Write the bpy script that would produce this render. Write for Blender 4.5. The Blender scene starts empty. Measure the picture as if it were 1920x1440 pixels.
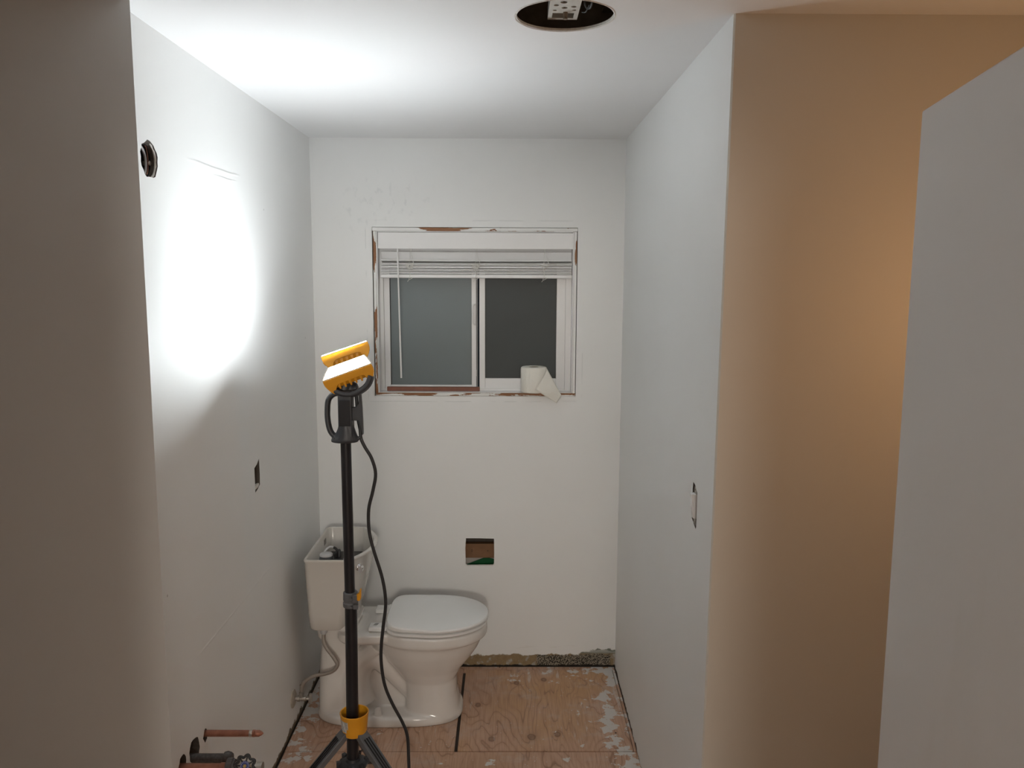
import bpy, bmesh, math, random
from mathutils import Vector, Matrix, Euler, noise as mnoise
random.seed(7)
C = bpy.context.scene.collection
PI = math.pi

# ------------------------------------------------------------------ camera
F_PX, PITCH, YAW, ROLL, CAM_H = 1510.437, 0.1316, 0.0053, 0.004, 1.8388
def cam_matrix():
    cp, sp, cy, sy = math.cos(PITCH), math.sin(PITCH), math.cos(YAW), math.sin(YAW)
    fw = Vector((sy*cp, cy*cp, -sp)); r = Vector((cy, -sy, 0)); u = r.cross(fw)
    c, s = math.cos(ROLL), math.sin(ROLL)
    r2 = c*r + s*u; u2 = -s*r + c*u
    m = Matrix((( r2.x, u2.x, -fw.x, 0), (r2.y, u2.y, -fw.y, 0), (r2.z, u2.z, -fw.z, CAM_H), (0, 0, 0, 1)))
    return m
cd = bpy.data.cameras.new('camera'); cam = bpy.data.objects.new('camera', cd); C.objects.link(cam)
cam.matrix_world = cam_matrix()
cd.sensor_fit = 'HORIZONTAL'; cd.sensor_width = 36.0; cd.lens = 36.0*F_PX/1920.0
cd.clip_start = 0.02
bpy.context.scene.camera = cam

# ------------------------------------------------------------------ world, lamps, exposure
LED_STRENGTH = 160.0
w = bpy.data.worlds.new('night'); bpy.context.scene.world = w; w.use_nodes = True
w.node_tree.nodes['Background'].inputs[0].default_value = (0.02, 0.025, 0.035, 1)
w.node_tree.nodes['Background'].inputs[1].default_value = 0.25
vs = bpy.context.scene.view_settings
vs.view_transform = 'Standard'; vs.look = 'None'; vs.exposure = 0.0; vs.gamma = 1.0
try: vs.use_curve_mapping = False
except Exception: pass

def lamp(name, kind, loc, energy, color, size=0.1, rot=(0, 0, 0)):
    d = bpy.data.lights.new(name, kind); d.energy = energy; d.color = color
    if kind == 'AREA': d.shape = 'DISK'; d.size = size
    else: d.shadow_soft_size = size
    o = bpy.data.objects.new(name, d); C.objects.link(o); o.location = loc; o.rotation_euler = rot
    return o
# warm bulb over the vanity round the corner, and an added unseen fill light behind the camera, aimed in through the doorway
lamp('vanity_lamp', 'POINT', (1.15, 1.42, 1.78), 3.9, (1.0, 0.55, 0.24), 0.09)
lamp('hall_fill_light', 'AREA', (0.10, -2.3, 1.95), 52.0, (1.0, 0.92, 0.81), 0.55, (math.radians(90), 0, 0))

# ------------------------------------------------------------------ room measures (metres)
XL, XR, D, YR, H = -0.871, 0.5157, 3.6306, 1.9374, 2.44

# ------------------------------------------------------------------ material helpers
MATS = {}
def setin(n, k, v):
    if k in n.inputs: n.inputs[k].default_value = v
def mat(name, col, rough=0.5, metal=0.0, spec=0.5, coat=0.0, var=0.0, vscale=20.0, bump=0.0, bscale=200.0, sss=0.0):
    if name in MATS: return MATS[name]
    m = bpy.data.materials.new(name); m.use_nodes = True; nt = m.node_tree; b = nt.nodes['Principled BSDF']
    setin(b, 'Base Color', (*col, 1)); setin(b, 'Roughness', rough); setin(b, 'Metallic', metal)
    setin(b, 'Specular IOR Level', spec); setin(b, 'Coat Weight', coat)
    tc = nt.nodes.new('ShaderNodeTexCoord')
    if var > 0:
        n = nt.nodes.new('ShaderNodeTexNoise'); n.inputs['Scale'].default_value = vscale; n.inputs['Detail'].default_value = 5
        nt.links.new(tc.outputs['Object'], n.inputs['Vector'])
        r = nt.nodes.new('ShaderNodeMix'); r.data_type = 'RGBA'
        r.inputs[6].default_value = (*[c*(1-var) for c in col], 1); r.inputs[7].default_value = (*[min(1, c*(1+var)) for c in col], 1)
        nt.links.new(n.outputs['Fac'], r.inputs[0]); nt.links.new(r.outputs[2], b.inputs['Base Color'])
    if bump > 0:
        n = nt.nodes.new('ShaderNodeTexNoise'); n.inputs['Scale'].default_value = bscale; n.inputs['Detail'].default_value = 3
        nt.links.new(tc.outputs['Object'], n.inputs['Vector'])
        bp = nt.nodes.new('ShaderNodeBump'); bp.inputs['Strength'].default_value = bump; bp.inputs['Distance'].default_value = 0.002
        nt.links.new(n.outputs['Fac'], bp.inputs['Height']); nt.links.new(bp.outputs[0], b.inputs['Normal'])
    MATS[name] = m
    return m

class G:
    """small node-graph writer"""
    def __init__(s, name):
        s.m = bpy.data.materials.new(name); s.m.use_nodes = True; s.nt = s.m.node_tree; s.b = s.nt.nodes['Principled BSDF']
        s.tc = s.nt.nodes.new('ShaderNodeTexCoord'); s.P = s.tc.outputs['Object']
        sx = s.nt.nodes.new('ShaderNodeSeparateXYZ'); s.nt.links.new(s.P, sx.inputs[0]); s.x, s.y, s.z = sx.outputs
        MATS[name] = s.m
    def lk(s, v, i):
        if isinstance(v, (int, float)): i.default_value = v
        elif isinstance(v, tuple): i.default_value = (*v, 1) if len(v) == 3 and i.type == 'RGBA' else v
        else: s.nt.links.new(v, i)
    def M(s, op, a, b=0.0, c=0.0):
        n = s.nt.nodes.new('ShaderNodeMath'); n.operation = op
        s.lk(a, n.inputs[0]); s.lk(b, n.inputs[1]); s.lk(c, n.inputs[2]); return n.outputs[0]
    def add(s, a, b): return s.M('ADD', a, b)
    def sub(s, a, b): return s.M('SUBTRACT', a, b)
    def mul(s, a, b): return s.M('MULTIPLY', a, b)
    def mx(s, a, b): return s.M('MAXIMUM', a, b)
    def mn(s, a, b): return s.M('MINIMUM', a, b)
    def step(s, v, lo, hi):       # smooth 0->1 between lo and hi (lo may exceed hi)
        n = s.nt.nodes.new('ShaderNodeMapRange'); n.interpolation_type = 'SMOOTHSTEP'
        s.lk(v, n.inputs[0])
        if lo < hi: n.inputs[1].default_value = lo; n.inputs[2].default_value = hi; n.inputs[3].default_value = 0; n.inputs[4].default_value = 1
        else: n.inputs[1].default_value = hi; n.inputs[2].default_value = lo; n.inputs[3].default_value = 1; n.inputs[4].default_value = 0
        return n.outputs[0]
    def vec(s, sx, sy, sz, off=(0, 0, 0)):
        n = s.nt.nodes.new('ShaderNodeMapping'); s.nt.links.new(s.P, n.inputs[0]); n.inputs[3].default_value = (sx, sy, sz); n.inputs[1].default_value = off; return n.outputs[0]
    def noise(s, scale, detail=4, vec=None, rough=0.5, dist=0.0):
        n = s.nt.nodes.new('ShaderNodeTexNoise'); n.inputs['Scale'].default_value = scale; n.inputs['Detail'].default_value = detail
        n.inputs['Roughness'].default_value = rough; n.inputs['Distortion'].default_value = dist
        s.nt.links.new(vec or s.P, n.inputs['Vector']); return n.outputs['Fac']
    def voro(s, scale, vec=None):
        n = s.nt.nodes.new('ShaderNodeTexVoronoi'); n.inputs['Scale'].default_value = scale
        s.nt.links.new(vec or s.P, n.inputs['Vector']); return n.outputs['Distance']
    def mix(s, f, a, b):
        n = s.nt.nodes.new('ShaderNodeMix'); n.data_type = 'RGBA'; s.lk(f, n.inputs[0]); s.lk(a, n.inputs[6]); s.lk(b, n.inputs[7]); return n.outputs[2]
    def dist(s, ax, ay, cx, cy, kx=1.0, ky=1.0):   # distance in two axes
        a = s.mul(s.sub(ax, cx), kx); b = s.mul(s.sub(ay, cy), ky)
        return s.M('SQRT', s.add(s.mul(a, a), s.mul(b, b)))
    def out(s, col, rough=0.5, bump=None, bstr=0.3, bdist=0.002, spec=0.5):
        s.lk(col, s.b.inputs['Base Color']); s.lk(rough, s.b.inputs['Roughness']); setin(s.b, 'Specular IOR Level', spec)
        if bump is not None:
            n = s.nt.nodes.new('ShaderNodeBump'); n.inputs['Strength'].default_value = bstr; n.inputs['Distance'].default_value = bdist
            s.lk(bump, n.inputs['Height']); s.nt.links.new(n.outputs[0], s.b.inputs['Normal'])
        return s.m

PAINT = (0.88, 0.885, 0.875)
def paint_plain(name, col=PAINT, rough=0.55):
    g = G(name)
    v = g.noise(2.3, 4); f = g.noise(90, 3)
    c = g.mix(g.step(v, 0.35, 0.65), tuple(x*0.985 for x in col), col)
    return g.out(c, rough, f, 0.08, 0.001, 0.35)

def paint_back():
    g = G('primed_drywall_back')
    v = g.noise(2.0, 4)
    c = g.mix(g.step(v, 0.35, 0.65), tuple(x*0.985 for x in PAINT), PAINT)
    # grey smudges above the window, left side
    sm = g.mul(g.step(g.noise(38, 5, g.vec(1, 1, 0.6)), 0.55, 0.72), g.step(g.dist(g.x, g.z, -0.55, 2.15, 1.0, 1.7), 0.34, 0.05))
    c = g.mix(g.mul(sm, 0.22), c, (0.42, 0.46, 0.47))
    # mud outline round the window
    dx = g.sub(g.M('ABSOLUTE', g.add(g.x, 0.148)), 0.485); dz = g.sub(g.M('ABSOLUTE', g.sub(g.z, 1.682)), 0.405)
    line = g.mul(g.step(g.M('ABSOLUTE', g.mx(dx, dz)), 0.003, 0.0), g.step(g.noise(9, 3), 0.46, 0.56))
    c = g.mix(g.mul(line, 0.25), c, (0.45, 0.46, 0.45))
    # strip laid bare where the baseboard was
    n1 = g.noise(16, 6, rough=0.65); n2 = g.noise(60, 4)
    top = g.add(0.030, g.mul(n1, 0.058))
    top = g.add(top, g.mul(g.step(g.x, 0.30, 0.44), 0.028))
    edge = g.sub(g.z, top)
    bare = g.step(edge, 0.003, -0.003)
    tan = g.mix(n2, (0.36, 0.27, 0.15), (0.20, 0.135, 0.07))
    tan = g.mix(g.step(g.noise(30, 5), 0.52, 0.66), tan, (0.42, 0.40, 0.36))
    mast = g.step(g.add(g.noise(240, 2), 0.0), 0.42, 0.60)
    mastic = g.mix(mast, (0.016, 0.013, 0.011), (0.34, 0.30, 0.23))
    mz = g.mul(g.step(g.x, 0.135, 0.15), g.step(g.add(g.z, g.mul(g.sub(n1, 0.5), 0.05)), 0.066, 0.058))
    green = g.mix(g.mul(g.step(g.x, 0.28, 0.36), g.step(g.z, 0.060, 0.072)), tan, (0.20, 0.22, 0.18))
    strip = g.mix(g.mul(mz, g.step(g.x, 0.50, 0.485)), green, mastic)
    strip = g.mix(g.step(g.add(g.z, g.mul(g.sub(n1, 0.5), 0.03)), 0.012, 0.006), strip, (0.016, 0.013, 0.010))
    c = g.mix(bare, c, strip)
    fl = g.mul(g.step(g.noise(28, 4, g.vec(0.25, 1, 2.2)), 0.60, 0.66), g.step(g.M('ABSOLUTE', g.sub(g.z, 0.095)), 0.035, 0.01))
    c = g.mix(g.mul(fl, 0.5), c, (0.80, 0.79, 0.76))
    h = g.sub(g.mul(g.noise(80, 3), 0.1), g.mul(bare, 1.2)); h = g.add(h, g.mul(g.mul(bare, n2), 0.8))
    h = g.add(h, g.mul(line, 0.3))
    return g.out(c, 0.55, h, 0.5, 0.003, 0.35)

def paint_left():
    g = G('primed_drywall_left')
    v = g.noise(2.0, 4)
    c = g.mix(g.step(v, 0.35, 0.65), tuple(x*0.985 for x in PAINT), PAINT)
    n1 = g.noise(22, 6, g.vec(1, 1, 1.4), 0.65)
    top = g.add(-0.022, g.mul(n1, 0.095))
    bare = g.mul(g.step(g.sub(g.z, top), 0.003, -0.003), g.step(g.y, 2.0, 2.01))
    strip = g.mix(g.noise(70, 4), (0.25, 0.18, 0.11), (0.05, 0.037, 0.026))
    strip = g.mix(g.step(g.z, 0.012, 0.006), strip, (0.02, 0.016, 0.013))
    c = g.mix(bare, c, strip)
    # small dark scuffs
    sc = g.mul(g.step(g.voro(7, g.vec(1, 1, 1.0, (0.3, 0.2, 0.1))), 0.035, 0.02), g.step(g.noise(3), 0.52, 0.55))
    c = g.mix(g.mul(sc, 0.5), c, (0.25, 0.24, 0.22))
    # taped joints: a ridge high up and one low down
    wob = g.mul(g.sub(g.noise(3.0, 2, g.vec(1, 1, 0.01)), 0.5), 0.035)
    r1 = g.mul(g.step(g.M('ABSOLUTE', g.sub(g.add(g.z, wob), 2.158)), 0.006, 0.0), g.mul(g.step(g.y, 2.22, 2.36), g.step(g.y, 2.70, 2.60)))
    r2 = g.mul(g.step(g.M('ABSOLUTE', g.sub(g.add(g.z, wob), 2.138)), 0.004, 0.0), g.mul(g.step(g.y, 2.42, 2.50), g.step(g.y, 2.66, 2.58)))
    r3 = g.mul(g.step(g.M('ABSOLUTE', g.sub(g.add(g.z, g.mul(wob, 0.6)), 0.778)), 0.006, 0.0), g.mul(g.step(g.y, 2.12, 2.2), g.step(g.y, 2.88, 2.80)))
    h = g.add(g.mul(g.add(r1, r2), 1.3), g.mul(r3, 0.4)); h = g.add(h, g.mul(g.noise(80, 3), 0.06)); h = g.sub(h, bare)
    return g.out(c, 0.50, h, 0.5, 0.003, 0.4)

def paint_right():
    g = G('primed_drywall_right')
    v = g.noise(2.0, 4)
    c = g.mix(g.step(v, 0.35, 0.65), tuple(x*0.985 for x in PAINT), PAINT)
    n1 = g.noise(22, 6)
    bare = g.step(g.sub(g.z, g.add(-0.02, g.mul(n1, 0.055))), 0.002, -0.002)
    c = g.mix(g.mul(bare, g.step(g.y, 2.2, 2.25)), c, (0.10, 0.07, 0.05))
    return g.out(c, 0.55, g.sub(g.mul(g.noise(80, 3), 0.06), bare), 0.4, 0.002, 0.35)

def plywood(name, seed, knots=(), warm=0.0):
    g = G(name)
    o = (seed*3.1, seed*1.7, 0)
    warp = g.noise(3.2, 3, g.vec(1.0, 0.30, 1, o), 0.5, 0.4)
    k = g.mul(g.add(warp, g.mul(g.noise(14, 2, g.vec(1, 0.25, 1, o)), 0.07)), 26.0)
    ring = g.M('ABSOLUTE', g.sub(g.M('FRACT', k), 0.5))
    line = g.step(ring, 0.10, 0.0)
    soft = g.step(ring, 0.5, 0.0)
    fine = g.noise(60, 5, g.vec(3.0, 0.12, 1, o))
    broad = g.noise(2.2, 3, g.vec(1, 0.7, 1, (o[0]+5, o[1], 0)))
    a = (0.58, 0.37, 0.265); b = (0.44, 0.26, 0.165); o2 = (0.56, 0.33, 0.17)
    c = g.mix(g.step(broad, 0.35, 0.65), a, o2 if warm else (0.53, 0.33, 0.22))
    c = g.mix(g.mul(soft, 0.30), c, b)
    c = g.mix(g.mul(g.step(fine, 0.42, 0.70), 0.35), c, (0.30, 0.165, 0.095))
    c = g.mix(g.mul(g.mul(line, g.step(g.noise(5, 3), 0.35, 0.55)), 0.62), c, (0.24, 0.13, 0.08))
    for (kx, ky, kr) in knots:
        d = g.add(g.dist(g.x, g.y, kx, ky, 1.0, 0.75), g.mul(g.sub(g.noise(40), 0.5), 0.008))
        c = g.mix(g.mul(g.step(d, kr*2.6, kr*1.0), 0.35), c, (0.33, 0.19, 0.12))
        c = g.mix(g.mul(g.step(g.M('ABSOLUTE', g.sub(d, kr)), 0.005, 0.001), 0.55), c, (0.11, 0.05, 0.03))
        c = g.mix(g.mul(g.step(d, kr*1.1, kr*0.5), 0.5), c, (0.17, 0.10, 0.07))
    dust = g.step(g.noise(6, 5, rough=0.7), 0.50, 0.70)
    c = g.mix(g.mul(dust, 0.36), c, (0.55, 0.47, 0.42))
    # dried joint compound: thick by the walls, thin smears and specks elsewhere
    nb = g.noise(11, 6, rough=0.62)
    near_r = g.step(g.x, 0.30, 0.47); near_l = g.step(g.x, -0.66, -0.84); near_b = g.mul(g.step(g.y, 3.38, 3.60), g.step(g.x, -0.25, 0.1))
    k1 = g.add(nb, g.mul(g.mx(g.mx(near_r, g.mul(near_l, 1.0)), g.mul(near_b, 0.75)), 0.15))
    sm = g.add(g.noise(9, 5, g.vec(2.6, 0.45, 1), 0.6), g.mul(g.mx(near_r, near_b), 0.06))
    blot = g.mx(g.step(k1, 0.645, 0.67), g.mul(g.step(sm, 0.64, 0.72), 0.5))
    specks = g.mul(g.step(g.voro(46), 0.12, 0.07), g.step(g.noise(5, 2), 0.45, 0.55))
    c = g.mix(g.mx(blot, g.mul(specks, 0.8)), c, (0.66, 0.63, 0.60))
    nails = g.step(g.voro(6.5, g.vec(1, 1, 0.0, (seed, 0, 0))), 0.035, 0.022)
    c = g.mix(nails, c, (0.05, 0.035, 0.03))
    h = g.add(g.mul(blot, 0.6), g.mul(fine, 0.25)); h = g.sub(h, g.mul(line, 0.2))
    return g.out(c, 0.62, h, 0.35, 0.002, 0.35)

def chipped_wood(name, along, thr):
    g = G(name)
    sc = {'x': g.vec(0.20, 1, 1.6), 'z': g.vec(1.6, 1, 0.20)}[along]
    n = g.noise(24, 6, sc, 0.55); n2 = g.noise(150, 3)
    m = g.step(g.add(n, g.mul(g.sub(n2, 0.5), 0.06)), thr, thr+0.012)
    wood = g.mix(g.noise(90, 4, g.vec(0.2, 1, 1) if along == 'x' else g.vec(1, 1, 0.2)), (0.20, 0.085, 0.035), (0.33, 0.15, 0.065))
    c = g.mix(m, (0.85, 0.85, 0.83), wood)
    return g.out(c, 0.5, g.mul(m, -1.0), 0.5, 0.002, 0.35)

M_white = paint_plain('primed_drywall')
M_ceil = paint_plain('ceiling_paint', (0.88, 0.88, 0.88), 0.6)
M_hall = paint_plain('hall_wall_paint', (0.80, 0.77, 0.73), 0.6)
M_tan = paint_plain('return_wall_paint', (0.70, 0.67, 0.61), 0.6)
M_back, M_left, M_right = paint_back(), paint_left(), paint_right()
M_cav = mat('wall_cavity', (0.11, 0.092, 0.078), 0.9, var=0.4, vscale=30)
M_gyp = mat('cut_gypsum_edge', (0.72, 0.69, 0.64), 0.8, var=0.25, vscale=120)
M_vinyl = mat('white_vinyl', (0.83, 0.825, 0.82), 0.35, var=0.02)
M_blind = mat('white_blind_slat', (0.83, 0.825, 0.82), 0.40, var=0.02)
M_valance = mat('painted_valance', (0.83, 0.825, 0.82), 0.40, var=0.03, vscale=4)
M_cordw = mat('white_string', (0.72, 0.71, 0.68), 0.8)
M_china = mat('glazed_china', (0.78, 0.75, 0.715), 0.12, coat=0.3, var=0.03, vscale=3)
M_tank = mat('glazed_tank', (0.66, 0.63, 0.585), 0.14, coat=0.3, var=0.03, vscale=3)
M_seat = mat('white_plastic_seat', (0.88, 0.88, 0.87), 0.22, var=0.01)
M_chrome = mat('chrome', (0.80, 0.80, 0.82), 0.12, 1.0)
M_steel = mat('braided_steel', (0.42, 0.38, 0.34), 0.45, 0.8, bump=0.6, bscale=900)
M_nick = mat('worn_nickel', (0.45, 0.42, 0.38), 0.4, 0.85, var=0.35, vscale=60)
M_copper = mat('tarnished_copper', (0.34, 0.15, 0.10), 0.40, 0.65, var=0.45, vscale=45)
M_dirty = mat('speckled_dirty_pipe', (0.09, 0.085, 0.085), 0.6, 0.3, var=0.9, vscale=140)
M_black = mat('black_rubber', (0.018, 0.018, 0.020), 0.45, var=0.2)
M_pole = mat('black_powder_coat', (0.010, 0.010, 0.013), 0.33, var=0.2)
M_grey = mat('dark_grey_plastic', (0.034, 0.037, 0.044), 0.42, var=0.15, bump=0.15, bscale=700)
M_leg = mat('grey_leg_plastic', (0.105, 0.108, 0.115), 0.42, var=0.18, bump=0.15, bscale=700)
M_yel = mat('yellow_plastic', (0.70, 0.31, 0.016), 0.35, var=0.04)
M_roll = mat('toilet_tissue', (0.88, 0.86, 0.79), 0.9, var=0.03, bump=0.5, bscale=160)
M_card = mat('cardboard_core', (0.22, 0.17, 0.12), 0.9)
M_stick = mat('red_brown_wood', (0.20, 0.065, 0.035), 0.45, var=0.25, vscale=40)
M_dark = mat('dark_gap', (0.02, 0.018, 0.016), 0.9)
M_bag = mat('grey_rubber', (0.10, 0.11, 0.12), 0.5, var=0.3)
M_pvc = mat('grey_plastic_cap', (0.55, 0.55, 0.56), 0.4, var=0.12, vscale=90)
M_board = mat('pine_blocking', (0.22, 0.11, 0.05), 0.6, var=0.25, vscale=25)
M_paperw = mat('white_building_paper', (0.62, 0.58, 0.54), 0.8, var=0.12, vscale=25)
M_green = mat('green_membrane', (0.006, 0.11, 0.035), 0.4, var=0.35, vscale=18)
M_zinc = mat('painted_steel_bracket', (0.62, 0.60, 0.55), 0.5, 0.2, var=0.18, vscale=60)

# ------------------------------------------------------------------ mesh helpers
def obj(name, bm, m, parent=None, smooth=None, bevel=0.0, seg=2):
    me = bpy.data.meshes.new(name)
    bmesh.ops.recalc_face_normals(bm, faces=bm.faces)
    bm.to_mesh(me); bm.free()
    if m is not None:
        for mm in (m if isinstance(m, (list, tuple)) else [m]): me.materials.append(mm)
    o = bpy.data.objects.new(name, me); C.objects.link(o)
    if parent: o.parent = parent
    if smooth is not None: smooth_angle(me, smooth)
    if bevel > 0:
        b = o.modifiers.new('bevel', 'BEVEL'); b.width = bevel; b.segments = seg; b.limit_method = 'ANGLE'; b.angle_limit = math.radians(35)
    return o
def smooth_angle(me, deg):
    bm = bmesh.new(); bm.from_mesh(me)
    for f in bm.faces: f.smooth = True
    a = math.radians(deg)
    for e in bm.edges:
        e.smooth = not (len(e.link_faces) == 2 and e.calc_face_angle(0) > a)
    bm.to_mesh(me); bm.free()
def thing(name, label, cat, loc=(0, 0, 0), group=None):
    o = bpy.data.objects.new(name, None); C.objects.link(o); o.location = loc; o.empty_display_size = 0.05
    o['label'] = label; o['category'] = cat
    if group: o['group'] = group
    return o
def tag(o, label, cat, group=None):
    o['label'] = label; o['category'] = cat
    if group: o['group'] = group
    return o
def struct(o): o['kind'] = 'structure'; return o
def put(o, parent):
    """parent while the mesh keeps its world coordinates"""
    o.parent = parent; o.matrix_parent_inverse = Matrix.Translation(parent.location).inverted(); return o
def bx(bm, x0, x1, y0, y1, z0, z1, M=None):
    vs_ = [bm.verts.new(Vector((x, y, z)) if M is None else M @ Vector((x, y, z))) for z in (z0, z1) for y in (y0, y1) for x in (x0, x1)]
    for f in ((0, 2, 3, 1), (4, 5, 7, 6), (0, 1, 5, 4), (2, 6, 7, 3), (0, 4, 6, 2), (1, 3, 7, 5)): bm.faces.new([vs_[i] for i in f])
    return vs_
def box(name, m, parent, x0, x1, y0, y1, z0, z1, bevel=0.0, seg=2, M=None):
    bm = bmesh.new(); bx(bm, x0, x1, y0, y1, z0, z1, M); return obj(name, bm, m, parent, 40 if bevel else None, bevel, seg)
def loft(bm, rings, cap0=True, cap1=True, closed=True):
    R = [[bm.verts.new(p) for p in r] for r in rings]
    n = len(R[0])
    for a, b in zip(R, R[1:]):
        for i in range(n if closed else n-1):
            j = (i+1) % n; bm.faces.new((a[i], a[j], b[j], b[i]))
    if cap0: bm.faces.new(R[0][::-1])
    if cap1: bm.faces.new(R[-1])
    return R
def frame_for(t):
    t = t.normalized(); up = Vector((0, 0, 1)) if abs(t.z) < 0.9 else Vector((0, 1, 0))
    a = t.cross(up).normalized(); return a, a.cross(t).normalized()
def cyl(bm, p0, p1, r0, r1=None, n=24, cap=True):
    p0, p1 = Vector(p0), Vector(p1); r1 = r0 if r1 is None else r1; a, b = frame_for(p1-p0)
    ring = lambda p, r: [p+(a*math.cos(2*PI*i/n)+b*math.sin(2*PI*i/n))*r for i in range(n)]
    loft(bm, [ring(p0, r0), ring(p1, r1)], cap, cap)
def lathe(bm, p0, axis, prof, n=28, cap=True):
    """prof: (distance along the axis, radius)"""
    p0 = Vector(p0); ax = Vector(axis).normalized(); a, b = frame_for(ax)
    loft(bm, [[p0+ax*h+(a*math.cos(2*PI*i/n)+b*math.sin(2*PI*i/n))*max(r, 1e-5) for i in range(n)] for h, r in prof], cap, cap)
def catmull(pts, k=6):
    P = [Vector(p) for p in pts]; P = [P[0]*2-P[1]]+P+[P[-1]*2-P[-2]]; out = []
    for i in range(1, len(P)-2):
        for j in range(k):
            t = j/k; a, b, c, d = P[i-1:i+3]
            out.append(0.5*((2*b)+(c-a)*t+(2*a-5*b+4*c-d)*t*t+(3*b-a-3*c+d)*t**3))
    out.append(P[-2]); return out
def tube(bm, pts, r, n=10, k=6, rr=None, cap=True, flat=(1, 1), closed=False):
    P = catmull(pts, k) if k > 1 else [Vector(p) for p in pts]
    N = len(P); rings = []; prev = None
    for i, p in enumerate(P):
        t = (P[min(i+1, N-1)]-P[max(i-1, 0)]).normalized()
        if prev is None: a, b = frame_for(t)
        else:
            a = (prev-t*prev.dot(t)).normalized(); b = a.cross(t).normalized()
        prev = a
        ra = r if rr is None else rr(i/(N-1))
        rings.append([p+(a*math.cos(2*PI*q/n)*flat[0]+b*math.sin(2*PI*q/n)*flat[1])*ra for q in range(n)])
    loft(bm, rings, cap, cap)
def prism(bm, poly, ax, v0, v1):
    """poly in the two other axes, extruded along ax from v0 to v1"""
    def P(u, v, w): return {'x': (w, u, v), 'y': (u, w, v), 'z': (u, v, w)}[ax]
    loft(bm, [[P(u, v, v0) for u, v in poly], [P(u, v, v1) for u, v in poly]])
def bake(o, mods):
    """apply modifiers through the depsgraph (no operators)"""
    for f in mods: f(o)
    dg = bpy.context.evaluated_depsgraph_get(); dg.update()
    me = bpy.data.meshes.new_from_object(o.evaluated_get(dg)); old = o.data
    o.modifiers.clear(); o.data = me; me.name = old.name
    if old.users == 0: bpy.data.meshes.remove(old)
    return o
def cut(o, bm_list):
    cs = []
    for bm in bm_list:
        me = bpy.data.meshes.new('cutter'); bmesh.ops.recalc_face_normals(bm, faces=bm.faces); bm.to_mesh(me); bm.free()
        c = bpy.data.objects.new('cutter', me); C.objects.link(c); cs.append(c)
        md = o.modifiers.new('cut', 'BOOLEAN'); md.operation = 'DIFFERENCE'; md.solver = 'EXACT'; md.object = c
    bake(o, [])
    for c in cs:
        me = c.data; bpy.data.objects.remove(c); bpy.data.meshes.remove(me)
    return o
def blend(o, voxel, smooth=6, fac=0.5):
    m = o.modifiers.new('r', 'REMESH'); m.mode = 'VOXEL'; m.voxel_size = voxel; m.use_smooth_shade = True
    s = o.modifiers.new('s', 'SMOOTH'); s.iterations = smooth; s.factor = fac
    bake(o, [])
    for p in o.data.polygons: p.use_smooth = True
    return o
def ragged(cy, cz, ry, rz, n=22, amp=0.12, seed=0, rot=0.0):
    rnd = random.Random(seed); out = []
    for i in range(n):
        a = 2*PI*i/n; k = 1+rnd.uniform(-amp, amp); u = math.cos(a)*ry*k; v = math.sin(a)*rz*k
        out.append((cy+u*math.cos(rot)-v*math.sin(rot), cz+u*math.sin(rot)+v*math.cos(rot)))
    return out
def mark_inside(o, test, idx):
    for p in o.data.polygons:
        if test(p.center): p.material_index = idx

# ------------------------------------------------------------------ structure
# floor: sheathing sheets with open seams over a dark subfloor
bm = bmesh.new()
for (x0, x1, y0, y1) in ((-2.4, -0.955, -2.8, 1.90), (-0.95, XR+0.4, -2.8, 1.90), (XR+0.405, 2.4, -2.8, 1.90),
                         (XL+0.006, XR-0.004, 1.903, 2.932),
                         (XL+0.005, -0.2055, 2.936, D-0.004), (0.500, XR-0.006, 2.936, D-0.004), (-0.2055, 0.500, 3.598, D-0.004)):
    bx(bm, x0, x1, y0, y1, -0.018, 0.0)
bx(bm, -2.4, 2.4, -2.8, 3.75, -0.06, -0.018)
fl = struct(obj('floor', bm, [plywood('plywood_floor', 1.0, ((0.30, 2.70, 0.010), (-0.62, 2.80, 0.008))), mat('subfloor', (0.07, 0.055, 0.045), 0.9, var=0.3)], None))
mark_inside(fl, lambda c: c.z < -0.017, 1)
patch = box('plywood_patch', plywood('plywood_patch_sheet', 2.3, ((-0.060, 3.02, 0.011), (0.100, 3.035, 0.014), (0.205, 3.055, 0.011), (-0.125, 3.28, 0.010), (0.17, 3.50, 0.010), (0.045, 3.47, 0.009)), 1.0),
            None, -0.192, 0.497, 2.9385, 3.595, -0.018, 0.001)
tag(patch, 'square plywood patch set into the bare floor right of the toilet', 'plywood')

# left wall with its ragged holes
bm = bmesh.new()
prism(bm, [(-2.4, 1.82), (-0.8120, 1.82), (-0.8142, 1.826), (XL, YR), (XL, D+0.11), (XL-0.14, D+0.11), (XL-0.14, 1.96), (-2.4, 1.96)], 'z', 0, H)
wl = struct(obj('wall_left', bm, [M_left, M_cav, M_gyp], None))
def pocket(polys, depth, ax, front, sign):
    L = []
    for poly in polys:
        b = bmesh.new(); prism(b, poly, ax, front-sign*0.01, front+sign*depth); L.append(b)
    return L
holes = [ragged(2.012, 2.119, 0.048, 0.0445, 26, 0.06, 1), [(2.714, 1.184), (2.7155, 1.140), (2.715, 1.097), (2.745, 1.104), (2.768, 1.113), (2.771, 1.150), (2.768, 1.206), (2.745, 1.192)],
         ragged(2.180, 0.523, 0.016, 0.019, 14, 0.18, 3), ragged(2.100, 0.527, 0.036, 0.036, 18, 0.12, 4), ragged(2.015, 0.535, 0.026, 0.026, 16, 0.12, 5)]
cut(wl, pocket(holes, 0.09, 'x', XL, -1))
mark_inside(wl, lambda c: c.x < XL-0.014 and c.y > 1.97 and c.x > XL-0.12 and c.z > 0.01 and c.z < H-0.01 and c.y < 3.5, 1)
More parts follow.
